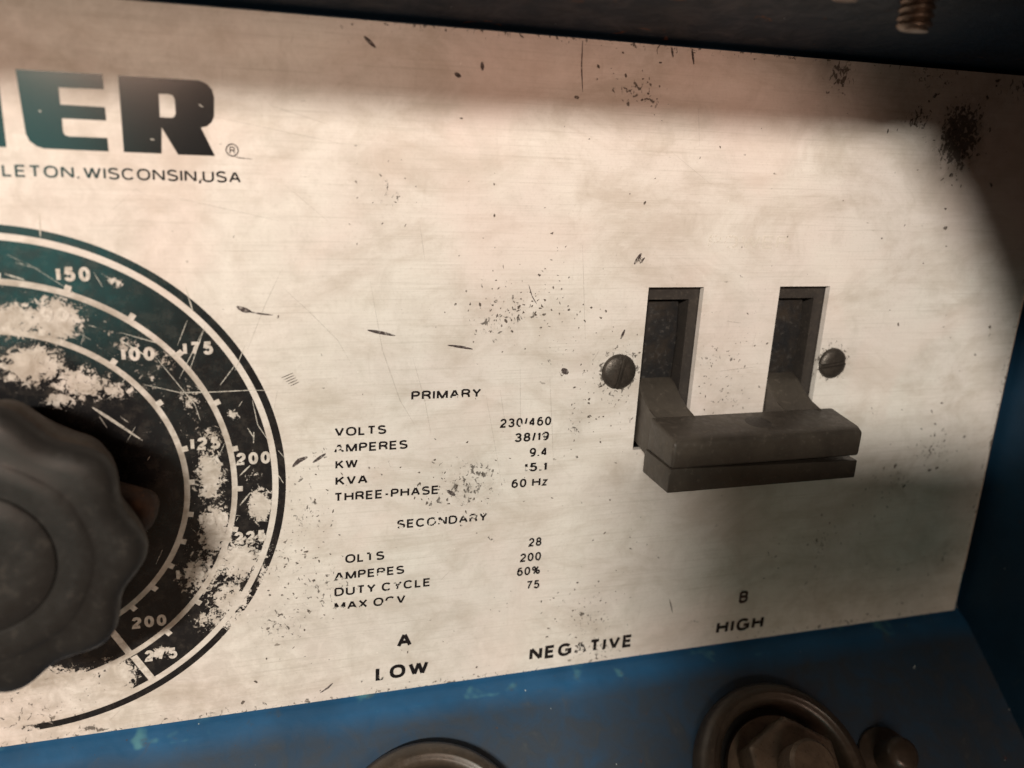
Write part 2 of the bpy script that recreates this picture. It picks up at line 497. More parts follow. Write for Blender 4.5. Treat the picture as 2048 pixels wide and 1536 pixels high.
# ---- printed dial
DCX, DCY = -29.78, 56.98
WEAR = [(-13.2, 25.8, .9, .8, 1), (-11.4, 26.8, .5, .6, 1), (1.7, 45.8, 1.0, 1.1, .92), (.1, 42, .6, .6, .8), (5.3, 61, 2.2, 3.4, 1.0),
        (-26, 30.9, 4.2, 3.2, .90), (-21.1, 31, 4.3, 3.8, .95), (-33, 31, 6, 4, .9), (-24.7, 37.3, 4.9, 3.6, .92), (-18.7, 40.2, 4.5, 3.3, .82), (-14.2, 41.4, 3.9, 2.2, .70),
        (-21.4, 42.5, 2.5, 1.8, .85), (-12.5, 34.8, 3.3, 2.5, .62), (-7.3, 37.1, 2.7, 2.2, .64), (-4.2, 43.3, 2.8, 3.9, .60), (-1.9, 55.4, 2.6, 5.7, .90),
        (-1.5, 64.6, 3.2, 5.9, .86), (-4, 72.1, 4.4, 5.2, .74), (2, 70.1, 4.5, 4.4, .90), (.3, 77, 4.5, 5.4, .78), (5.1, 67.8, 3, 3.5, .62), (-2.9, 80.2, 3.8, 2.7, .72),
        (-10.7, 85.0, 2.2, 1.3, .85), (-17, 88.3, 3.4, 3.6, .98), (-25.2, 89.4, 9, 4.4, .98), (-33, 91.9, 8, 4.4, .98), (4.8, 50.9, 2.2, 3.2, .38), (-9.9, 47.7, 2, 2.3, .42),
        (-1.6, 48.9, 2.8, 2.4, .66), (9, 68.2, 1.6, 5.3, .45), (6.5, 75.2, 2.6, 5.4, .85), (-.5, 84.4, 1.2, 1.5, .75), (2.2, 81, 4, 3.4, .85), (-8.4, 45.4, 2, 2.3, .5), (-9.5, 40, 2, 2.3, .55),
        (-13.5, 81.3, 3, 2, .3), (-20, 94.3, 1.6, .8, .4), (-33, 95.8, 4.5, 1.5, .95), (4.5, 55.8, 2.4, 1.8, .55), (-6, 60, 2, 6, .35)]
dial = None
def ring_mesh(r0, r1, t0=0.0, t1=360.0, h=.04):
    bm = bmesh.new()
    nr = max(1, round((r1 - r0) / .7)); nt = round((t1 - t0) / 1.6)
    full = t1 - t0 >= 359.9
    g = []
    for i in range(nt if full else nt + 1):
        t = math.radians(t0 + (t1 - t0) * i / nt)
        g.append([bm.verts.new(W(DCX + rr * math.sin(t), DCY - rr * math.cos(t), h)) for rr in [r0 + (r1 - r0) * k / nr for k in range(nr + 1)]])
    for i in range(nt):
        a, b = g[i], g[(i + 1) % len(g)]
        for k in range(nr): bm.faces.new((a[k], b[k], b[k + 1], a[k + 1]))
    return bm
def wear_attr(o):
    at = o.data.attributes.new('wear', 'FLOAT', 'POINT')
    vals = []
    for v in o.data.vertices:
        p = o.matrix_world @ v.co
        X, Y = p.x * 1000, -p.z * 1000
        w = gauss(X, Y, WEAR)
        rr = math.hypot(X - DCX, Y - DCY)
        if rr < 37.5: w = max(w, .85 * max(0.0, min(1.0, (Y - 84 - .25 * (X + 20)) / 4)) * max(0.0, min(1.0, (-11 - X) / 5)))
        if 25 < rr < 31 and Y < 70: w = max(w, .40)
        if rr < 25: w = max(w, .12)
        vals.append(max(w, .10))
    at.data.foreach_set('value', vals)
dial = obj('dial_scale', ring_mesh(31.85, 37.0), MDIAL, plate, label='worn black printed ampere scale around the knob'); wear_attr(dial)
for r0, r1 in ((37.95, 39.05), (24.98, 31.0), (11.0, 24.15)):
    o = obj('dial_band', ring_mesh(r0, r1), MDIAL, dial); wear_attr(o)

# ---- lettering
def arc(cx, cy, rx, ry, a0, a1, n=14, p=2.35):
    out = []
    for i in range(n + 1):
        a = math.radians(a0 + (a1 - a0) * i / n)
        c, s_ = math.cos(a), math.sin(a)
        out.append((cx + rx * math.copysign(abs(c) ** (2 / p), c), cy + ry * math.copysign(abs(s_) ** (2 / p), s_)))
    return out
# centre lines of a plain sans-serif alphabet: glyph -> (width, strokes); cap height 1
GL = {
 'A': (.94, [[(0, 0), (.47, 1)], [(.53, 1), (1, 0)], [(.2, .33), (.8, .33)]]),
 'B': (.84, [[(0, 0), (0, 1)], [(0, 1), (.5, 1)] + arc(.5, .765, .44, .235, 90, -90, 8) + [(0, .53)], [(.3, .53)] + arc(.52, .265, .48, .265, 90, -90, 8) + [(0, 0)]]),
 'C': (.96, [arc(.5, .5, .5, .5, 38, 322, 26)]),
 'D': (.92, [[(0, 0), (0, 1)], [(0, 1), (.42, 1)] + arc(.42, .5, .58, .5, 90, -90, 16) + [(0, 0)]]),
 'E': (.76, [[(1, 1), (0, 1), (0, 0), (1, 0)], [(0, .52), (.9, .52)]]),
 'G': (1.0, [arc(.5, .5, .5, .5, 38, 330, 26), [(.55, .46), (1, .46), (1, .04)]]),
 'H': (.90, [[(0, 0), (0, 1)], [(1, 0), (1, 1)], [(0, .52), (1, .52)]]),
 'I': (.0, [[(.5, 0), (.5, 1)]]),
 'K': (.88, [[(0, 0), (0, 1)], [(.94, 1), (.02, .36)], [(.36, .62), (1, 0)]]),
 'L': (.68, [[(0, 1), (0, 0), (1, 0)]]),
 'M': (1.05, [[(0, 0), (0, 1)], [(.02, 1), (.5, 0)], [(.5, 0), (.98, 1)], [(1, 0), (1, 1)]]),
 'N': (.92, [[(0, 0), (0, 1)], [(.03, 1), (.97, 0)], [(1, 0), (1, 1)]]),
 'O': (1.0, [arc(.5, .5, .5, .5, 0, 360, 30)]),
 'P': (.80, [[(0, 0), (0, 1)], [(0, 1), (.55, 1)] + arc(.55, .74, .45, .26, 90, -90, 8) + [(0, .48)]]),
 'R': (.86, [[(0, 0), (0, 1)], [(0, 1), (.55, 1)] + arc(.55, .75, .43, .25, 90, -90, 8) + [(0, .50)], [(.55, .48), (.9, .32), (1, 0)]]),
 'S': (.84, [arc(.5, .755, .46, .245, 25, 230, 14)[:-1] + [(.3, .58), (.7, .46)] + arc(.5, .26, .5, .26, 50, -155, 14)[1:]]),
 'T': (.82, [[(0, 1), (1, 1)], [(.5, 1), (.5, 0)]]),
 'U': (.88, [[(0, 1), (0, .32)] + arc(.5, .32, .5, .32, 180, 360, 14) + [(1, 1)]]),
 'V': (.88, [[(0, 1), (.49, 0)], [(.51, 0), (1, 1)]]),
 'W': (1.28, [[(0, 1), (.25, 0)], [(.26, 0), (.5, 1)], [(.5, 1), (.74, 0)], [(.75, 0), (1, 1)]]),
 'X': (.86, [[(0, 0), (1, 1)], [(0, 1), (1, 0)]]),
 'Y': (.88, [[(0, 1), (.5, .45), (1, 1)], [(.5, .45), (.5, 0)]]),
 'z': (.58, [[(0, .70), (1, .70), (0, 0), (1, 0)]]),
 '0': (.70, [arc(.5, .5, .5, .5, 0, 360, 26, 2.2)]),
 '1': (.34, [[(0, .74), (.7, .80), (1, .98)], [(1, 1), (1, 0)]]),
 '2': (.70, [arc(.5, .71, .47, .29, 172, -30, 14, 2.1) + [(.1, .14), (.02, 0), (1, 0)]]),
 '3': (.70, [arc(.48, .765, .44, .235, 165, -90, 12, 2.1), [(.35, .53)] + arc(.48, .265, .5, .265, 90, -165, 14, 2.1)]),
 '4': (.74, [[(.74, 0), (.74, 1)], [(.72, 1), (.02, .27)], [(0, .24), (1, .24)]]),
 '5': (.70, [[(.92, 1), (.2, 1), (.08, .5)], [(.08, .5), (.25, .6)] + arc(.48, .32, .5, .32, 105, -160, 14, 2.1)]),
 '6': (.70, [arc(.5, .32, .5, .32, 0, 360, 20, 2.1), arc(.56, .45, .54, .55, 60, 185, 12, 2.1)]),
 '7': (.68, [[(0, 1), (1, 1), (.55, .5), (.34, 0)]]),
 '8': (.70, [arc(.5, .76, .42, .24, 0, 360, 18, 2.1), arc(.5, .26, .5, .26, 0, 360, 18, 2.1)]),
 '9': (.70, [arc(.5, .68, .5, .32, 0, 360, 20, 2.1), arc(.44, .55, .54, .55, 240, 365, 12, 2.1)]),
 '/': (.36, [[(0, -.03), (1, 1.03)]]), '-': (.46, [[(0, .40), (1, .40)]]), '.': (.0, [[(.5, -.07), (.5, .09)]]), ',': (.02, [[(.9, .09), (.9, -.08), (-.6, -.24)]]),
 '%': (1.0, [arc(.2, .76, .2, .22, 0, 360, 12, 2.1), arc(.8, .24, .2, .22, 0, 360, 12, 2.1), [(.2, 0), (.8, 1)]]),
}
def ribbon(bm, pts, s_, fx, h):
    """polyline thickened to width s_ with mitred joints; fx maps glyph units to plate mm"""
    P = [Vector(p) for p in pts]
    Q = [P[0]]
    for p in P[1:]:
        if (p - Q[-1]).length > 1e-4: Q.append(p)
    P = Q; n = len(P)
    closed = n > 3 and (P[0] - P[-1]).length < 1e-3
    if closed: P = P[:-1]; n -= 1
    L, Rr = [], []
    for i in range(n):
        a = P[i - 1] if (closed or i > 0) else None
        b = P[(i + 1) % n] if (closed or i < n - 1) else None
        d0 = (P[i] - a).normalized() if a is not None else None
        d1 = (b - P[i]).normalized() if b is not None else None
        d0 = d0 or d1; d1 = d1 or d0
        n0 = Vector((-d0.y, d0.x)); n1 = Vector((-d1.y, d1.x))
        m = (n0 + n1)
        m = m.normalized() if m.length > 1e-3 else n0
        k = s_ / 2 / max(.55, m.dot(n0))
        L.append(bm.verts.new(W(*fx(P[i] + m * k), h))); Rr.append(bm.verts.new(W(*fx(P[i] - m * k), h)))
    for i in range(n if closed else n - 1):
        j = (i + 1) % n
        bm.faces.new((L[i], L[j], Rr[j], Rr[i]))

def letter(name, text, X, Yb, width, cap, mat, parent, weight=.13, h=.06, label=None, track=.20):
    w_ = weight
    tot = 0.0; pen = []
    for ch in text:
        if ch == ' ': tot += .42; continue
        gw = GL[ch][0] + (w_ if GL[ch][0] < .05 else 0)
        pen.append((ch, tot, gw)); tot += gw + track * (.75 if ch in '.,/' else 1)
    tot -= track
    sx = width / tot
    bm = bmesh.new()
    hh = h
    for ch, x0, gw in pen:
        for st in GL[ch][1]:
            # glyph space in cap units: centre lines inset by half the stroke width
            P = [(x0 + w_ / 2 + x * (gw - w_), w_ / 2 + y * (1 - w_)) for x, y in st]
            ribbon(bm, P, w_, lambda p: (X + p[0] * sx, Yb - p[1] * cap), hh)
            hh += .0015
        hh = h + (.0006 if hh > h + .0006 else 0)
    return obj(name, bm, mat, parent, label=label)

LINES = [('PRIMARY', 28.8, 44.9, 11.5, 1.54), ('VOLTS', 16.8, 50.3, 8.1, 1.50), ('AMPERES', 16.7, 53.05, 11.7, 1.52), ('KW', 16.9, 55.8, 3.5, 1.53),
         ('KVA', 16.9, 58.6, 5.1, 1.56), ('THREE-PHASE', 16.7, 61.4, 17.1, 1.56), ('230/460', 43.8, 50.4, 9.0, 1.60), ('38/19', 46.5, 53.1, 6.1, 1.62),
         ('9.4', 49.3, 55.9, 3.2, 1.62), ('15.1', 48.4, 58.6, 4.2, 1.60), ('60 Hz', 46.4, 61.4, 6.5, 1.60), ('SECONDARY', 26.9, 67.1, 15.5, 1.58),
         ('28', 50.2, 72.8, 2.4, 1.68), ('200', 48.8, 75.65, 3.9, 1.68), ('60%', 48.4, 78.35, 4.3, 1.68), ('75', 50.3, 81.2, 2.5, 1.68),
         ('VOLTS', 16.7, 72.5, 8.2, 1.60), ('AMPERES', 16.7, 75.5, 11.6, 1.57), ('DUTY CYCLE', 16.7, 78.4, 16.2, 1.59), ('MAX OCV', 16.7, 81.1, 11.9, 1.60)]
for s, X, Y, w, c in LINES:
    letter('lettering', s, X, Y, w, c, MPRINT, plate, .20, track=.17)
for s, X, Y, w, c in (('A', 27.3, 89.7, 2.6, 2.75), ('LOW', 23.7, 95.7, 9.3, 2.70), ('NEGATIVE', 51.8, 96.0, 20.6, 2.70), ('B', 94.6, 89.65, 2.0, 2.75), ('HIGH', 90.4, 95.9, 10.6, 2.80)):
    letter('lettering', s, X, Y, w, c, MPRINT, plate, .235)
letter('lettering', 'APP', -33.2, 11.87, 6.9, 1.56, MPRINT, plate, .165)
letter('lettering', 'LETON.', -25.65, 11.87, 9.0, 1.56, MPRINT, plate, .165)
letter('lettering', 'WISCONSIN,USA', -16.05, 11.87, 20.0, 1.56, MPRINT, plate, .165, track=.16)
letter('lettering', 'POWER', 78.7, 20.4, 15.6, 2.2, MGHOST, plate, .15, .05)

def flat(name, pts, mat, parent, hole=None, h=.06):
    bm = bmesh.new()
    a = [bm.verts.new(W(x, y, h)) for x, y in pts]
    es = [bm.edges.new((a[i], a[(i + 1) % len(a)])) for i in range(len(a))]
    if hole:
        b = [bm.verts.new(W(x, y, h)) for x, y in hole]
        es += [bm.edges.new((b[i], b[(i + 1) % len(b)])) for i in range(len(b))]
    bmesh.ops.triangle_fill(bm, use_beauty=True, edges=es)
    return obj(name, bm, mat, parent)
flat('logo_letter', [(-22.92, -1.44), (-12.83, -1.5), (-12.82, .37), (-18.16, .45), (-18.13, 2.55), (-12.85, 2.6), (-12.78, 4.28), (-18.07, 4.26), (-18.08, 5.93), (-17.88, 6.35),
     (-17.38, 6.5), (-12.81, 6.5), (-12.76, 8.22), (-20.53, 8.15), (-21.32, 7.9), (-22.1, 7.29), (-22.45, 6.34)], MLOGO, plate)
flat('logo_letter', [(-10.99, -1.47), (-1.0, -1.45), (-.04, -1.07), (.59, -.35), (.81, .63), (.72, 3.07), (.38, 3.86), (-.26, 4.41), (-1.04, 4.62), (.65, 8.3), (-4.11, 8.3), (-6.03, 4.83), (-6.2, 8.24), (-10.9, 8.22)],
     MLOGO, plate, [(-6.16, .54), (-4.95, .52), (-4.42, .66), (-4.19, 1.13), (-4.15, 2.98), (-4.39, 3.43), (-4.78, 3.54), (-6.17, 3.52)])
flat('logo_letter', [(-29.6, -1.4), (-25.0, -1.4), (-24.85, 8.16), (-29.4, 8.15)], MLOGO, plate)
# registered mark
bm = bmesh.new()
N = 40
for i in range(N):
    t0, t1 = 2 * math.pi * i / N, 2 * math.pi * (i + 1) / N
    poly(bm, [W(2.92 + r * math.cos(t), 7.43 + r * math.sin(t), .06) for r, t in ((.72, t0), (.86, t0), (.86, t1), (.72, t1))])
bmesh.ops.remove_doubles(bm, verts=bm.verts[:], dist=1e-7)
reg = obj('registered_mark', bm, MPRINT, plate)
letter('registered_letter', 'R', 2.58, 7.92, .72, .95, MPRINT, reg, .14)

# dial numerals and ticks: bare metal left in the black print
for s, X, Y, w in (('150', -18.4, 24.65, 4.4), ('175', -2.8, 35.5, 4.3), ('200', 4.5, 53.05, 5.0), ('225', 3.7, 66.2, 4.8), ('275', -10.4, 85.3, 4.8),
                   ('90', -21.0, 30.2, 3.6), ('100', -10.9, 36.1, 4.6), ('125', -2.4, 50.2, 4.4), ('150', -1.7, 62.6, 4.4), ('175', -5.5, 71.6, 4.3), ('200', -11.8, 79.2, 5.0),
                   ('125', -39.0, 24.4, 4.4), ('75', -33.0, 29.2, 3.2)):
    letter('numeral', s, X - w / 2, Y + 1.0, w, 2.0, MBARE, dial, .25, .08)
def tick(r0, r1, deg, wd_):
    t = math.radians(deg)
    u = Vector((math.sin(t), -math.cos(t))); p = Vector((math.cos(t), math.sin(t)))
    bm = bmesh.new()
    c = Vector((DCX, DCY))
    pts = [c + u * r0 - p * wd_ / 2, c + u * r1 - p * wd_ / 2, c + u * r1 + p * wd_ / 2, c + u * r0 + p * wd_ / 2]
    poly(bm, [W(q.x, q.y, .07) for q in pts])
    obj('tick', bm, MBARE, dial)
for d in (-11, 4, 19.3, 35.1, 49.7, 65.9, 79.9, 91.7, 103.9, 116, 128, 140): tick(31.7, 32.6, d, .85)
for d in (-6, 16, 38.4, 57.95, 76.1, 88.5, 100.5, 111, 121, 131, 141): tick(24.8, 25.7, d, .85)
tick(32.0, 37.2, 151.3, 1.05); tick(24.6, 31.0, 151.6, 1.05)

# ---- scratches and scuffs lying on the plate
def stroke(bm, pts, wd_, h=.09, jit=.0):
    n = len(pts)
    # resample
    P = [Vector(p) for p in pts]
    out = []
    for i in range(n - 1):
        for k in range(5): out.append(P[i].lerp(P[i + 1], k / 5))
    out.append(P[-1])
    m = len(out); L, Rr = [], []
    for i, p in enumerate(out):
        d = (out[min(i + 1, m - 1)] - out[max(i - 1, 0)]).normalized()
        nn = Vector((-d.y, d.x))
        w = wd_ * (.12 + .88 * math.sin(math.pi * (i + .3) / (m - .4)) ** .7) / 2
        j = random.uniform(-jit, jit)
        L.append(bm.verts.new(W(*(p + nn * (w + j)), h))); Rr.append(bm.verts.new(W(*(p - nn * (w - j)), h)))
    for i in range(m - 1): bm.faces.new((L[i], L[i + 1], Rr[i + 1], Rr[i]))

bm = bmesh.new()
stroke(bm, [(2.79, 29.4), (3.8, 29.9), (4.8, 30.2)], .75); stroke(bm, [(4.2, 30.1), (6, 30.5), (7.9, 30.75)], .26)
stroke(bm, [(21.79, 33.3), (23.71, 33.72), (26.04, 34.26)], .52); stroke(bm, [(34.42, 36.0), (36.47, 36.32), (38.54, 36.76)], .42)
stroke(bm, [(20.95, -8.6), (22.6, -7.2)], .55); stroke(bm, [(47.3, 26.4), (48.0, 28.3), (48.9, 29.6)], .16)
stroke(bm, [(79.2, 86.6), (79.8, 88.3), (80.3, 89.8)], .22); stroke(bm, [(53.5, -10.4), (53.6, -7), (54.1, -3.1)], .20)
stroke(bm, [(71.8, -10.6), (72.4, -8.3)], .38); stroke(bm, [(68.3, -10.5), (68.7, -9.1)], .35)
stroke(bm, [(2.6, 8.1), (3.9, 8.45), (5.6, 8.55)], .12); stroke(bm, [(14.3, 96.5), (15.6, 95.7), (16.4, 94.9)], .35); stroke(bm, [(64.8, 34.1), (64.2, 35.7)], .45)
stroke(bm, [(10.3, 54.9), (11.3, 53.9), (12.6, 53.4)], .7); stroke(bm, [(54.0, 40.6), (55.2, 41.4)], 1.0); stroke(bm, [(13.4, 54.4), (15.4, 53.0)], .5)
stroke(bm, [(35.2, 60.9), (36.6, 61.9)], .7); stroke(bm, [(34.0, -4.6), (35.0, -4.1)], .6); stroke(bm, [(38.2, -5.2), (38.1, -6.4)], .55)
stroke(bm, [(65.4, 23.1), (66.5, 21.3)], .6); stroke(bm, [(66.4, 23.0), (67.2, 22.0)], .3)
for i in range(0): stroke(bm, [(8.9 + i * .32, 40.4 + i * .33), (10.6 + i * .22, 39.7 + i * .36)], .17)
obj('scratch', bm, MDARKMARK, plate, kind='stuff')

bm = bmesh.new()
for pts, w in (([(9, 26.3), (13.2, 30.4), (17.3, 34.8), (19.3, 38.5)], .22), ([(9.4, 23.7), (6.8, 29.2), (4.1, 36)], .26), ([(28.9, 37.9), (31, 45), (32.2, 51)], .2),
               ([(22.1, 25.6), (24.1, 36.5), (27, 44.8), (29.5, 49.1)], .26), ([(56, 20), (57.8, 35.8)], .22), ([(29.5, 17.3), (30.4, 22.6)], .2), ([(-10.2, 13.5), (-9.7, 13), (-8, 14.1)], .14),
               ([(-13, 16), (-10.2, 13.5)], .12), ([(43.5, 43.8), (44.7, 49.9)], .2), ([(8.3, 42.3), (7.7, 45.5)], .2), ([(34.6, 77.5), (36.3, 75.8)], .22), ([(-18.6, 96.1), (-17, 94.5)], .18),
               ([(46.7, 40), (47.5, 52)], .2), ([(52, 42), (53.6, 56)], .25), ([(41, 44), (45, 62)], .18), ([(60.5, 37.5), (59.4, 39.5)], .3), ([(84, 33), (87, 33.4)], .3), ([(90.3, 35), (89.8, 38)], .2),
               ([(84, 42), (91, 41.5)], .35), ([(70, 5), (78, 10)], .12), ([(74, -2), (75, 4)], .16), ([(10, 12), (16, 17)], .14), ([(-5, 14), (9, 17)], .2), ([(0, 3), (18, 6)], .18), ([(8, 1.2), (16, 3.4)], .2)):
    stroke(bm, pts, w * .6)
for i in range(14):        # fine random hairlines, brushing direction preferred
    X, Y = random.uniform(-34, 147), random.uniform(-10, 97)
    if math.hypot(X - DCX, Y - DCY) < 40: continue
    if any(a - 2 < X < b + 2 and c - 2 < Y < d + 2 for a, b, c, d in SLOTS): continue
    an = random.gauss(0.05, .25) if random.random() < .7 else random.uniform(0, 3.1)
    l = random.uniform(.8, 5.0)
    q = (X + l * math.cos(an), Y + l * math.sin(an))
    if not (-10 < q[1] < 97.5 and q[0] < 148): continue
    stroke(bm, [(X, Y), q], random.uniform(.03, .07))
obj('hairline_scratch', bm, MSOFTMARK, plate, kind='stuff')

bm = bmesh.new()
def speck(X, Y, r):
    k = random.randint(6, 9); a0 = random.uniform(0, 6); e = random.uniform(.22, .8)
    an = random.uniform(0, 3.1)
    pts = []
    for i in range(k):
        t = a0 + 2 * math.pi * i / k; rr = r * random.uniform(.45, 1.45)
        x, y = rr * math.cos(t), rr * e * math.sin(t)
        pts.append(W(X + x * math.cos(an) - y * math.sin(an), Y + x * math.sin(an) + y * math.cos(an), .085))
    poly(bm, pts)
def ok(X, Y):
    return -10 < Y < 97.5 and X < 148.5 and math.hypot(X - DCX, Y - DCY) > 39.5 and not any(a - .4 < X < b + .4 and c - .4 < Y < d + .4 for a, b, c, d in SLOTS)
for X, Y, sx, sy, n, r0 in ((45, 30.5, 5, 2.8, 70, .26), (48.5, 28, 4, 3, 22, .22), (51, 24, 3, 4, 12, .22), (38, 60, 5, 3.6, 60, .24), (10, 74, 3.6, 8, 60, .24), (14, 64, 3, 5, 30, .26),
                        (63, 88, 5, 5, 55, .22), (64, 48, 4.5, 6, 50, .22), (86.5, 43, 4.5, 6, 55, .20), (60, 72, 8, 8, 26, .22), (63, -4, 4, 2.4, 22, .30), (126.5, 1, 4, 5, 40, .40),
                        (117, -2, 3.5, 2, 14, .35), (24, 13, 4, 3, 16, .20), (135, 60, 4, 3, 25, .35), (126, 66, 4, 4, 20, .3), (112, 78, 3, 4, 12, .35), (132, 50, 8, 12, 16, .3), (130, 82, 12, 9, 20, .3),
                        (40, 90, 14, 4, 24, .22), (20, 97, 20, .6, 12, .25), (85, 15, 30, 12, 30, .22), (30, 30, 14, 12, 24, .20), (98, 84, 10, 8, 12, .25), (60, 40, 4, 6, 30, .24)):
    for i in range(n):
        x, y = random.gauss(X, sx), random.gauss(Y, sy)
        if ok(x, y): speck(x, y, r0 * random.choice((.5, .6, .8, 1.0, 1.3)))
for i in range(5): stroke(bm, [(8.9 + i * .32, 40.4 + i * .33), (10.6 + i * .22, 39.7 + i * .36)], .15)
obj('dirt_speck', bm, MSPECK, plate, kind='stuff')

bm = bmesh.new()
for pts, w in (([(-10.5, 40.6), (-5.5, 42.1), (-.6, 42.2), (4.3, 42.15), (7.2, 42.3)], .15), ([(2.3, 38.2), (.1, 41.2)], .14), ([(-4, 31.3), (-5.5, 35)], .10), ([(-1.6, 32.1), (-4, 38.7)], .13),
               ([(-17.3, 43.8), (-15.4, 45.4), (-11, 49.2)], .45), ([(4.6, 43.7), (5.3, 47.7), (6.7, 50.2)], .14), ([(3.8, 48.1), (4.6, 49.6)], .2), ([(4.7, 48.8), (4.6, 50.6)], .2), ([(-9.2, 35.6), (-3.5, 44.1), (-2.9, 46.5)], .12),
               ([(-13, 32.9), (-7.2, 34.9), (-2.7, 40.3)], .13), ([(3.8, 35.2), (2.3, 39)], .12), ([(-26.6, 24.6), (-24.3, 25.4)], .22), ([(3.9, 58.7), (2.3, 60.7)], .25), ([(2.5, 55.7), (4, 54.2)], .25),
               ([(-13, 34), (-9, 37)], .2), ([(-4, 26.5), (-3.2, 30)], .2), ([(-16.5, 45.2), (-15.6, 47)], .14), ([(-24, 23), (-18, 27.5)], .07), ([(-2, 33), (-5.5, 40)], .1), ([(8.1, 56), (8.9, 57.5)], .16), ([(8.2, 52), (9.2, 53.4)], .12),
               ([(-1.2, 1.6), (-.6, 2.0)], .14), ([(-7.5, 6.4), (-7.0, 6.5)], .2), ([(-20.7, 3.4), (-20.4, 3.6)], .16), ([(-21.8, 16.6), (-21.9, 20)], .2)):
    stroke(bm, pts, w, .1)
for i in range(40):
    t = random.uniform(-10, 120); rr = random.uniform(18, 36)
    X = DCX + rr * math.sin(math.radians(t)); Y = DCY - rr * math.cos(math.radians(t))
    an = random.choice((random.gauss(.5, .35), random.gauss(1.9, .3))); l = random.uniform(.6, 3)
    stroke(bm, [(X, Y), (X + l * math.cos(an), Y + l * math.sin(an))], random.uniform(.04, .10), .1)
obj('dial_scratch', bm, MLIGHTMARK, plate, kind='stuff')

# ------------------------------------------------------------------ the knob
knob = thing('range_knob', 'large grey plastic knob with scalloped edge standing on the worn black dial', 'knob', W(DCX, DCY, 0))
F = frame_at(DCX, DCY, 0)     # local x = right, y = down*? (z out)
def lobes(t, r, z):
    # angle measured clockwise from up on the plate
    th = math.atan2(math.cos(t), math.sin(t) * (F.to_3x3() @ Vector((0, 1, 0))).z)
    k = min(1.0, max(0.0, (r - 13.5) / 4.0))
    return r * .975 * (1 + .050 * k * (math.cos(9 * (th - math.radians(13.0)))))
bm = bmesh.new()
lathe(bm, [(14.6, 2.0), (15.3, 2.8), (17.4, 8.0), (19.0, 13.6), (19.5, 16.0), (19.5, 17.2)], F, 216, lobes)
obj('knob_skirt', bm, MKNOBR, knob, smooth=40)
bm = bmesh.new()
lathe(bm, [(19.5, 17.2), (19.25, 18.3), (18.5, 19.2), (17.4, 19.75), (16.0, 20.0), (14.4, 20.1), (14.0, 20.25), (13.6, 20.5), (12, 20.55), (10.05, 20.55), (9.85, 20.35), (9.7, 19.95), (9.6, 19.95), (9.45, 20.35)], F, 216, lobes)
obj('knob_face', bm, MKNOB, knob, smooth=40)
bm = bmesh.new()
lathe(bm, [(9.45, 20.3), (9.2, 20.55), (6, 20.65), (0, 20.7)], F, 96)
obj('knob_cap', bm, MKNOB, knob, smooth=50)
bm = bmesh.new()
lathe(bm, [(7, .2), (7, 3), (14.0, 3), (14.2, 2.2)], F, 64)
obj('knob_hub', bm, MBLACK, knob, smooth=40)
# pointer stub showing beside a scallop
pt = frame_at(-11.8, 56.6, 8.0, (0.80, -.45, -.1))
bm = bmesh.new()
lathe(bm, [(3.4, -6), (3.3, .4), (3.0, 1.4), (2.2, 2.2), (1.0, 2.6), (0, 2.7)], pt, 28, lambda t, r, z: r * (1 + .06 * math.sin(3 * t + 1) + .03 * math.sin(7 * t)))
obj('pointer_stub', bm, MPOINT, knob, smooth=50, label='rusty brown stub showing beside the knob edge')

# ------------------------------------------------------------------ the breaker
brk = thing('circuit_breaker', 'dark two pole breaker switch whose wide handle bar joins two levers', 'switch', W(86.4, 56, 0))
PITCH = 25.0
bm = bmesh.new()
box(bm, 62, 111, 20, 29.4, -5.2, -1.5)                       # above the openings
for a, b in ((62, 67.4), (77.1, 92.6), (102.3, 111)):
    box(bm, a, b, 29.4, 58, -5.2, -1.5)
box(bm, 62, 111, 58, 64, -5.2, -1.5)
obj('breaker_housing', bm, MBAK, brk)
bm = bmesh.new()
box(bm, 62, 111, 20, 64, -12, -10)
obj('breaker_floor', bm, MBLACK, brk)
for k in (0, 1):
    d = k * 25.2
    bm = bmesh.new()
    prism(bm, [(30.0, -3.0), (36, -2.55), (44.5, -2.9), (44.5, -5), (30.0, -5)], 66.8 + d, 76.05 + d, .2, 1)
    obj('slider', bm, MSLIDE, brk, smooth=30)
    bm = bmesh.new()
    prism(bm, [(42.6, -6.0), (44.3, -1.0), (47.2, 3.6), (48.3, 6.2), (48.6, 9), (55.8, 9), (55.2, 4), (54.2, -1), (53.4, -6)], 68.9 + d, 76.2 + d, .5, 2)
    obj('lever_arm', bm, MHANDLE, brk, smooth=40)
bm = bmesh.new()
prism(bm, [(47.9, 5.4), (48.7, 13.2), (49.4, 14.5), (53.85, 14.45), (53.85, 5.4)], 68.3, 104.5, .6, 3)
bar = obj('handle_bar', bm, MHANDLE, brk, smooth=35)
bm = bmesh.new()
vs_ = box(bm, 68.05, 104.35, 53.68, 57.9, 5.2, 14.45)
for v in bm.verts:                                           # gap opens to the right
    if v.co.z > -.0555 and v.co.x > .09: v.co.z -= .0009
bmesh.ops.bevel(bm, geom=bm.edges[:], offset=.28 * MM, segments=2, profile=.5, affect='EDGES')
obj('handle_lower_bar', bm, MHANDLE, brk, smooth=35)
bm = bmesh.new()
box(bm, 72, 100, 53.0, 55.4, 6.5, 11.0)
obj('handle_web', bm, MBLACK, brk)
bm = bmesh.new()
lathe(bm, [(2.3, -.6), (2.3, -.02), (2.1, .03), (0, .03)], frame_at(86.6, 48.32, 9.6, W(0, -1, .10).normalized()), 28)
obj('mould_mark', bm, MBAK, bar, smooth=40)

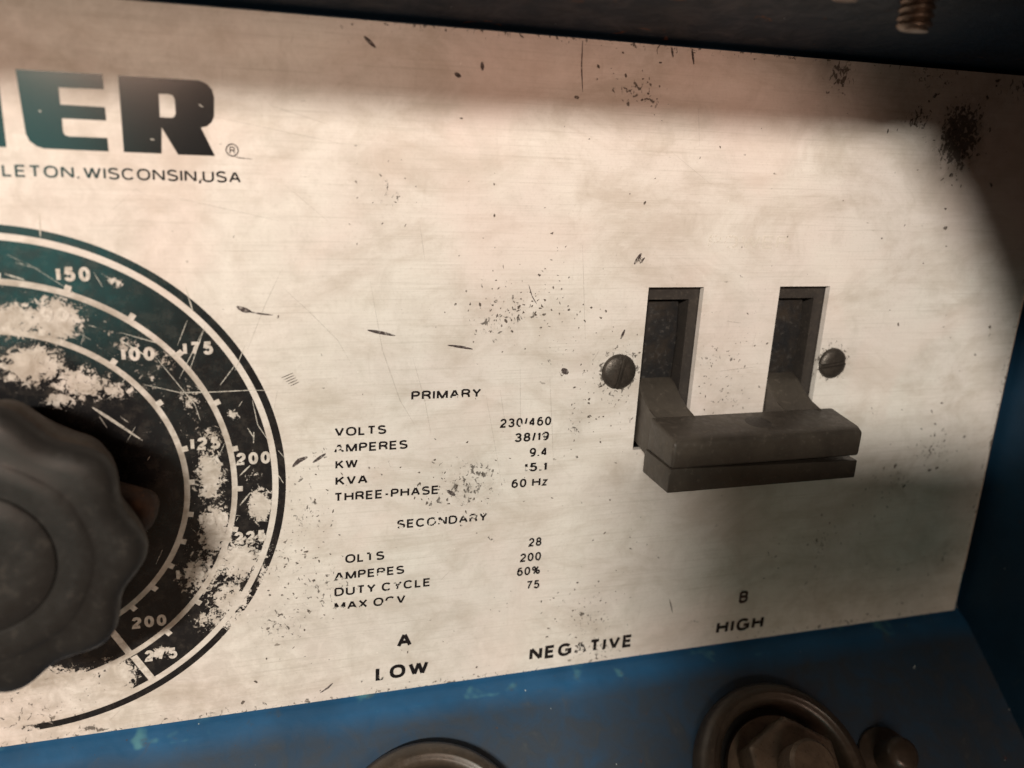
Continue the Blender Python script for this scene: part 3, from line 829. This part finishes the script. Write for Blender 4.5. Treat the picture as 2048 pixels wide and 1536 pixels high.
# ------------------------------------------------------------------ screws on the plate
def slotted_screw(X, Y, r, ang, label):
    t = thing('slotted_screw', label, 'screw', W(X, Y, 0), 'screws holding the breaker')
    f = frame_at(X, Y, 0) @ Matrix.Rotation(ang, 4, 'Z')
    bm = bmesh.new()
    # domed head in two halves with a real slot between
    sw = .42; n = 26
    for s in (-1, 1):
        rows = []
        for lev in range(7):
            q = lev / 6; a = q * math.pi / 2
            rr = r * math.cos(a * .98) ** .8 if lev < 6 else .0
            z = .25 + 1.0 * math.sin(a)
            row = []
            for i in range(n + 1):
                th = math.pi * i / n
                x, y = rr * math.cos(th), max(sw, rr * math.sin(th))
                row.append(bm.verts.new(f @ Vector((x * MM, s * y * MM, z * MM))))
            rows.append(row)
        base = [bm.verts.new(f @ Vector((r * math.cos(math.pi * i / n) * MM, s * max(sw, r * math.sin(math.pi * i / n)) * MM, -.2 * MM))) for i in range(n + 1)]
        rows.insert(0, base)
        for a_, b_ in zip(rows, rows[1:]):
            for i in range(n): bm.faces.new((a_[i], a_[i + 1], b_[i + 1], b_[i]))
        # slot wall
        w0 = bm.verts.new(f @ Vector((r * MM, s * sw * MM, .5 * MM))); w1 = bm.verts.new(f @ Vector((-r * MM, s * sw * MM, .5 * MM)))
        bm.faces.new([rw[0] for rw in rows[1:]] + [rw[-1] for rw in rows[:0:-1]][1:] )
    bmesh.ops.remove_doubles(bm, verts=bm.verts[:], dist=1e-7)
    bmesh.ops.delete(bm, geom=[v for v in bm.verts if not v.link_faces], context='VERTS')
    obj('screw_head', bm, MSCREW, t, smooth=35)
    bm = bmesh.new()
    lathe(bm, [(r * .985, -.2), (r * .985, .25), (r * .9, .40), (0, .42)], f, 40)
    obj('screw_slot_floor', bm, MSCREW, t, smooth=30)
slotted_screw(64.35, 41.4, 3.05, math.radians(80), 'dark domed slotted screw left of the breaker slots, its slot upright')
slotted_screw(107.2, 41.3, 2.85, math.radians(8), 'dark domed slotted screw right of the breaker slots, its slot level')

# ------------------------------------------------------------------ screws hanging from the hood
def hood_screw(X, h, tip, r, label, length=12):
    t = thing('hood_screw', label, 'screw', W(X, tip, h), 'screw tips under the hood')
    f = frame_at(X, tip, h, (0.05, 0.02, 1), (1, 0, 0))       # z points up towards the hood
    bm = bmesh.new()
    pitch = 1.05; seg = 36; turns = int(length / pitch)
    rows = []
    steps = turns * 8
    for k in range(steps + 1):
        row = []
        for i in range(seg):
            th = 2 * math.pi * i / seg
            z = k * length / steps
            ph = (z / pitch - i / seg) % 1.0
            d = abs(ph - .5) * 2
            rr = r * (.80 + .20 * min(1.0, d * 1.3)) * min(1.0, .82 + z * .3)
            row.append(bm.verts.new(f @ Vector((rr * math.cos(th) * MM, rr * math.sin(th) * MM, z * MM))))
        rows.append(row)
    for a_, b_ in zip(rows, rows[1:]):
        for i in range(seg): bm.faces.new((a_[i], a_[(i + 1) % seg], b_[(i + 1) % seg], b_[i]))
    bm.faces.new(rows[0][::-1])
    obj('thread', bm, MTHREAD, t, smooth=50)
hood_screw(88.3, 29, -12.7, 2.28, 'rusty threaded screw end hanging lowest from the dark hood', 6)
hood_screw(77.0, 29, -15.5, 2.0, 'short screw tip under the hood left of the threaded one', 4)

# ------------------------------------------------------------------ terminals on the shelf
NSH = Vector((0, -cT, sT))
def shelf_frame(u, v, lift=0.0):
    p = Vector((u, 98.2 + v * cT, v * sT))
    return frame_at(u, p.y - lift * sT, p.z + lift * cT, NSH, (1, 0, 0))
def terminal(u, v, label, nut_rot):
    f = shelf_frame(u, v)
    t = thing('output_terminal', label, 'terminal', f.translation.copy(), 'output terminals on the shelf')
    bm = bmesh.new()
    lathe(bm, [(16.9, -.3), (17.0, 1.6), (16.75, 2.8), (16.2, 3.7), (15.4, 4.25), (14.6, 4.35), (14.35, 4.15), (13.9, 4.1), (13.2, 3.7), (12.9, 2.9), (12.7, -.3)], f, 96)
    obj('insulator_ring', bm, MINS, t, smooth=45)
    bm = bmesh.new()
    lathe(bm, [(12.7, .35), (0, .35)], f, 64)
    obj('ring_floor', bm, MBLACK, t)
    g = f @ Matrix.Rotation(nut_rot, 4, 'Z')
    bm = bmesh.new()
    lathe(bm, [(0, .4), (11.0, .4), (11.1, .8), (11.0, 2.0), (0, 2.0)], g, 48)
    obj('washer', bm, MNUT, t, smooth=30)
    bm = bmesh.new()
    lathe(bm, [(0, 2.0), (9.6, 2.0), (9.6, 7.2), (8.9, 7.9), (0, 7.9)], g, 6)
    bmesh.ops.bevel(bm, geom=bm.edges[:], offset=.3 * MM, segments=2, profile=.5, affect='EDGES')
    obj('hex_nut', bm, MNUT, t, smooth=30)
    bm = bmesh.new()
    lathe(bm, [(4.4, 7.6), (4.4, 12.4), (3.8, 13.0), (0, 13.1)], g, 40)
    obj('stud', bm, MNUT, t, smooth=35)
terminal(29.4, 26.6, 'round insulated terminal under the LOW marking on the shelf', .2)
terminal(94.6, 25.9, 'round insulated terminal with hex nut under the HIGH marking on the shelf', .45)

f = shelf_frame(118.2, 26.2)
lk = thing('link_stud', 'small round brown stud on the shelf right of the HIGH terminal', 'stud', f.translation.copy())
bm = bmesh.new()
lathe(bm, [(6.2, -.2), (6.0, .7), (4.6, 1.1), (3.4, 1.2)], f, 40)
obj('stud_flange', bm, MINS, lk, smooth=45)
bm = bmesh.new()
lathe(bm, [(3.3, .6), (3.3, 5.0), (2.9, 5.9), (2.0, 6.4), (0, 6.5)], f, 36)
obj('stud_head', bm, MINS, lk, smooth=45)

# ------------------------------------------------------------------ the phone that is held up to the plate
# (behind the lens; its body shades the lower right of the plate)
ph = thing('phone', 'dark phone held up in front of the control plate', 'phone', co.matrix_world @ Vector((.06, -.024, .007)))
bm = bmesh.new()
pw = []
x0, x1, y0, y1, rc = -.0060, .140, .0100, -.063, .008
for cx, cy, a0 in ((x1 - rc, y0 - rc, 0), (x0 + rc, y0 - rc, 90), (x0 + rc, y1 + rc, 180), (x1 - rc, y1 + rc, 270)):
    for k in range(7):
        a = math.radians(a0 + 15 * k)
        pw.append((cx + rc * math.cos(a), cy + rc * math.sin(a)))
for z in (.0035, .0115):
    bm.faces.new([bm.verts.new(co.matrix_world @ Vector((x, y, z))) for x, y in pw])
bmesh.ops.bridge_loops(bm, edges=bm.edges[:])
obj('phone_body', bm, MBLACK, ph)
bm = bmesh.new()
lathe(bm, [(4.2, -1.0), (4.2, .25), (3.6, .45), (3.2, .1), (0, .1)], co.matrix_world @ Matrix.Translation((0, 0, .0035)) @ Matrix.Rotation(math.pi, 4, 'X'), 40)
obj('lens_ring', bm, MSCREW, ph, smooth=40)
bm = bmesh.new()
lathe(bm, [(1.6, -.5), (1.6, .15), (0, .15)], co.matrix_world @ Matrix.Translation((.0105, -.006, .0035)) @ Matrix.Rotation(math.pi, 4, 'X'), 24)
obj('flash_window', bm, MNUT, ph, smooth=40)
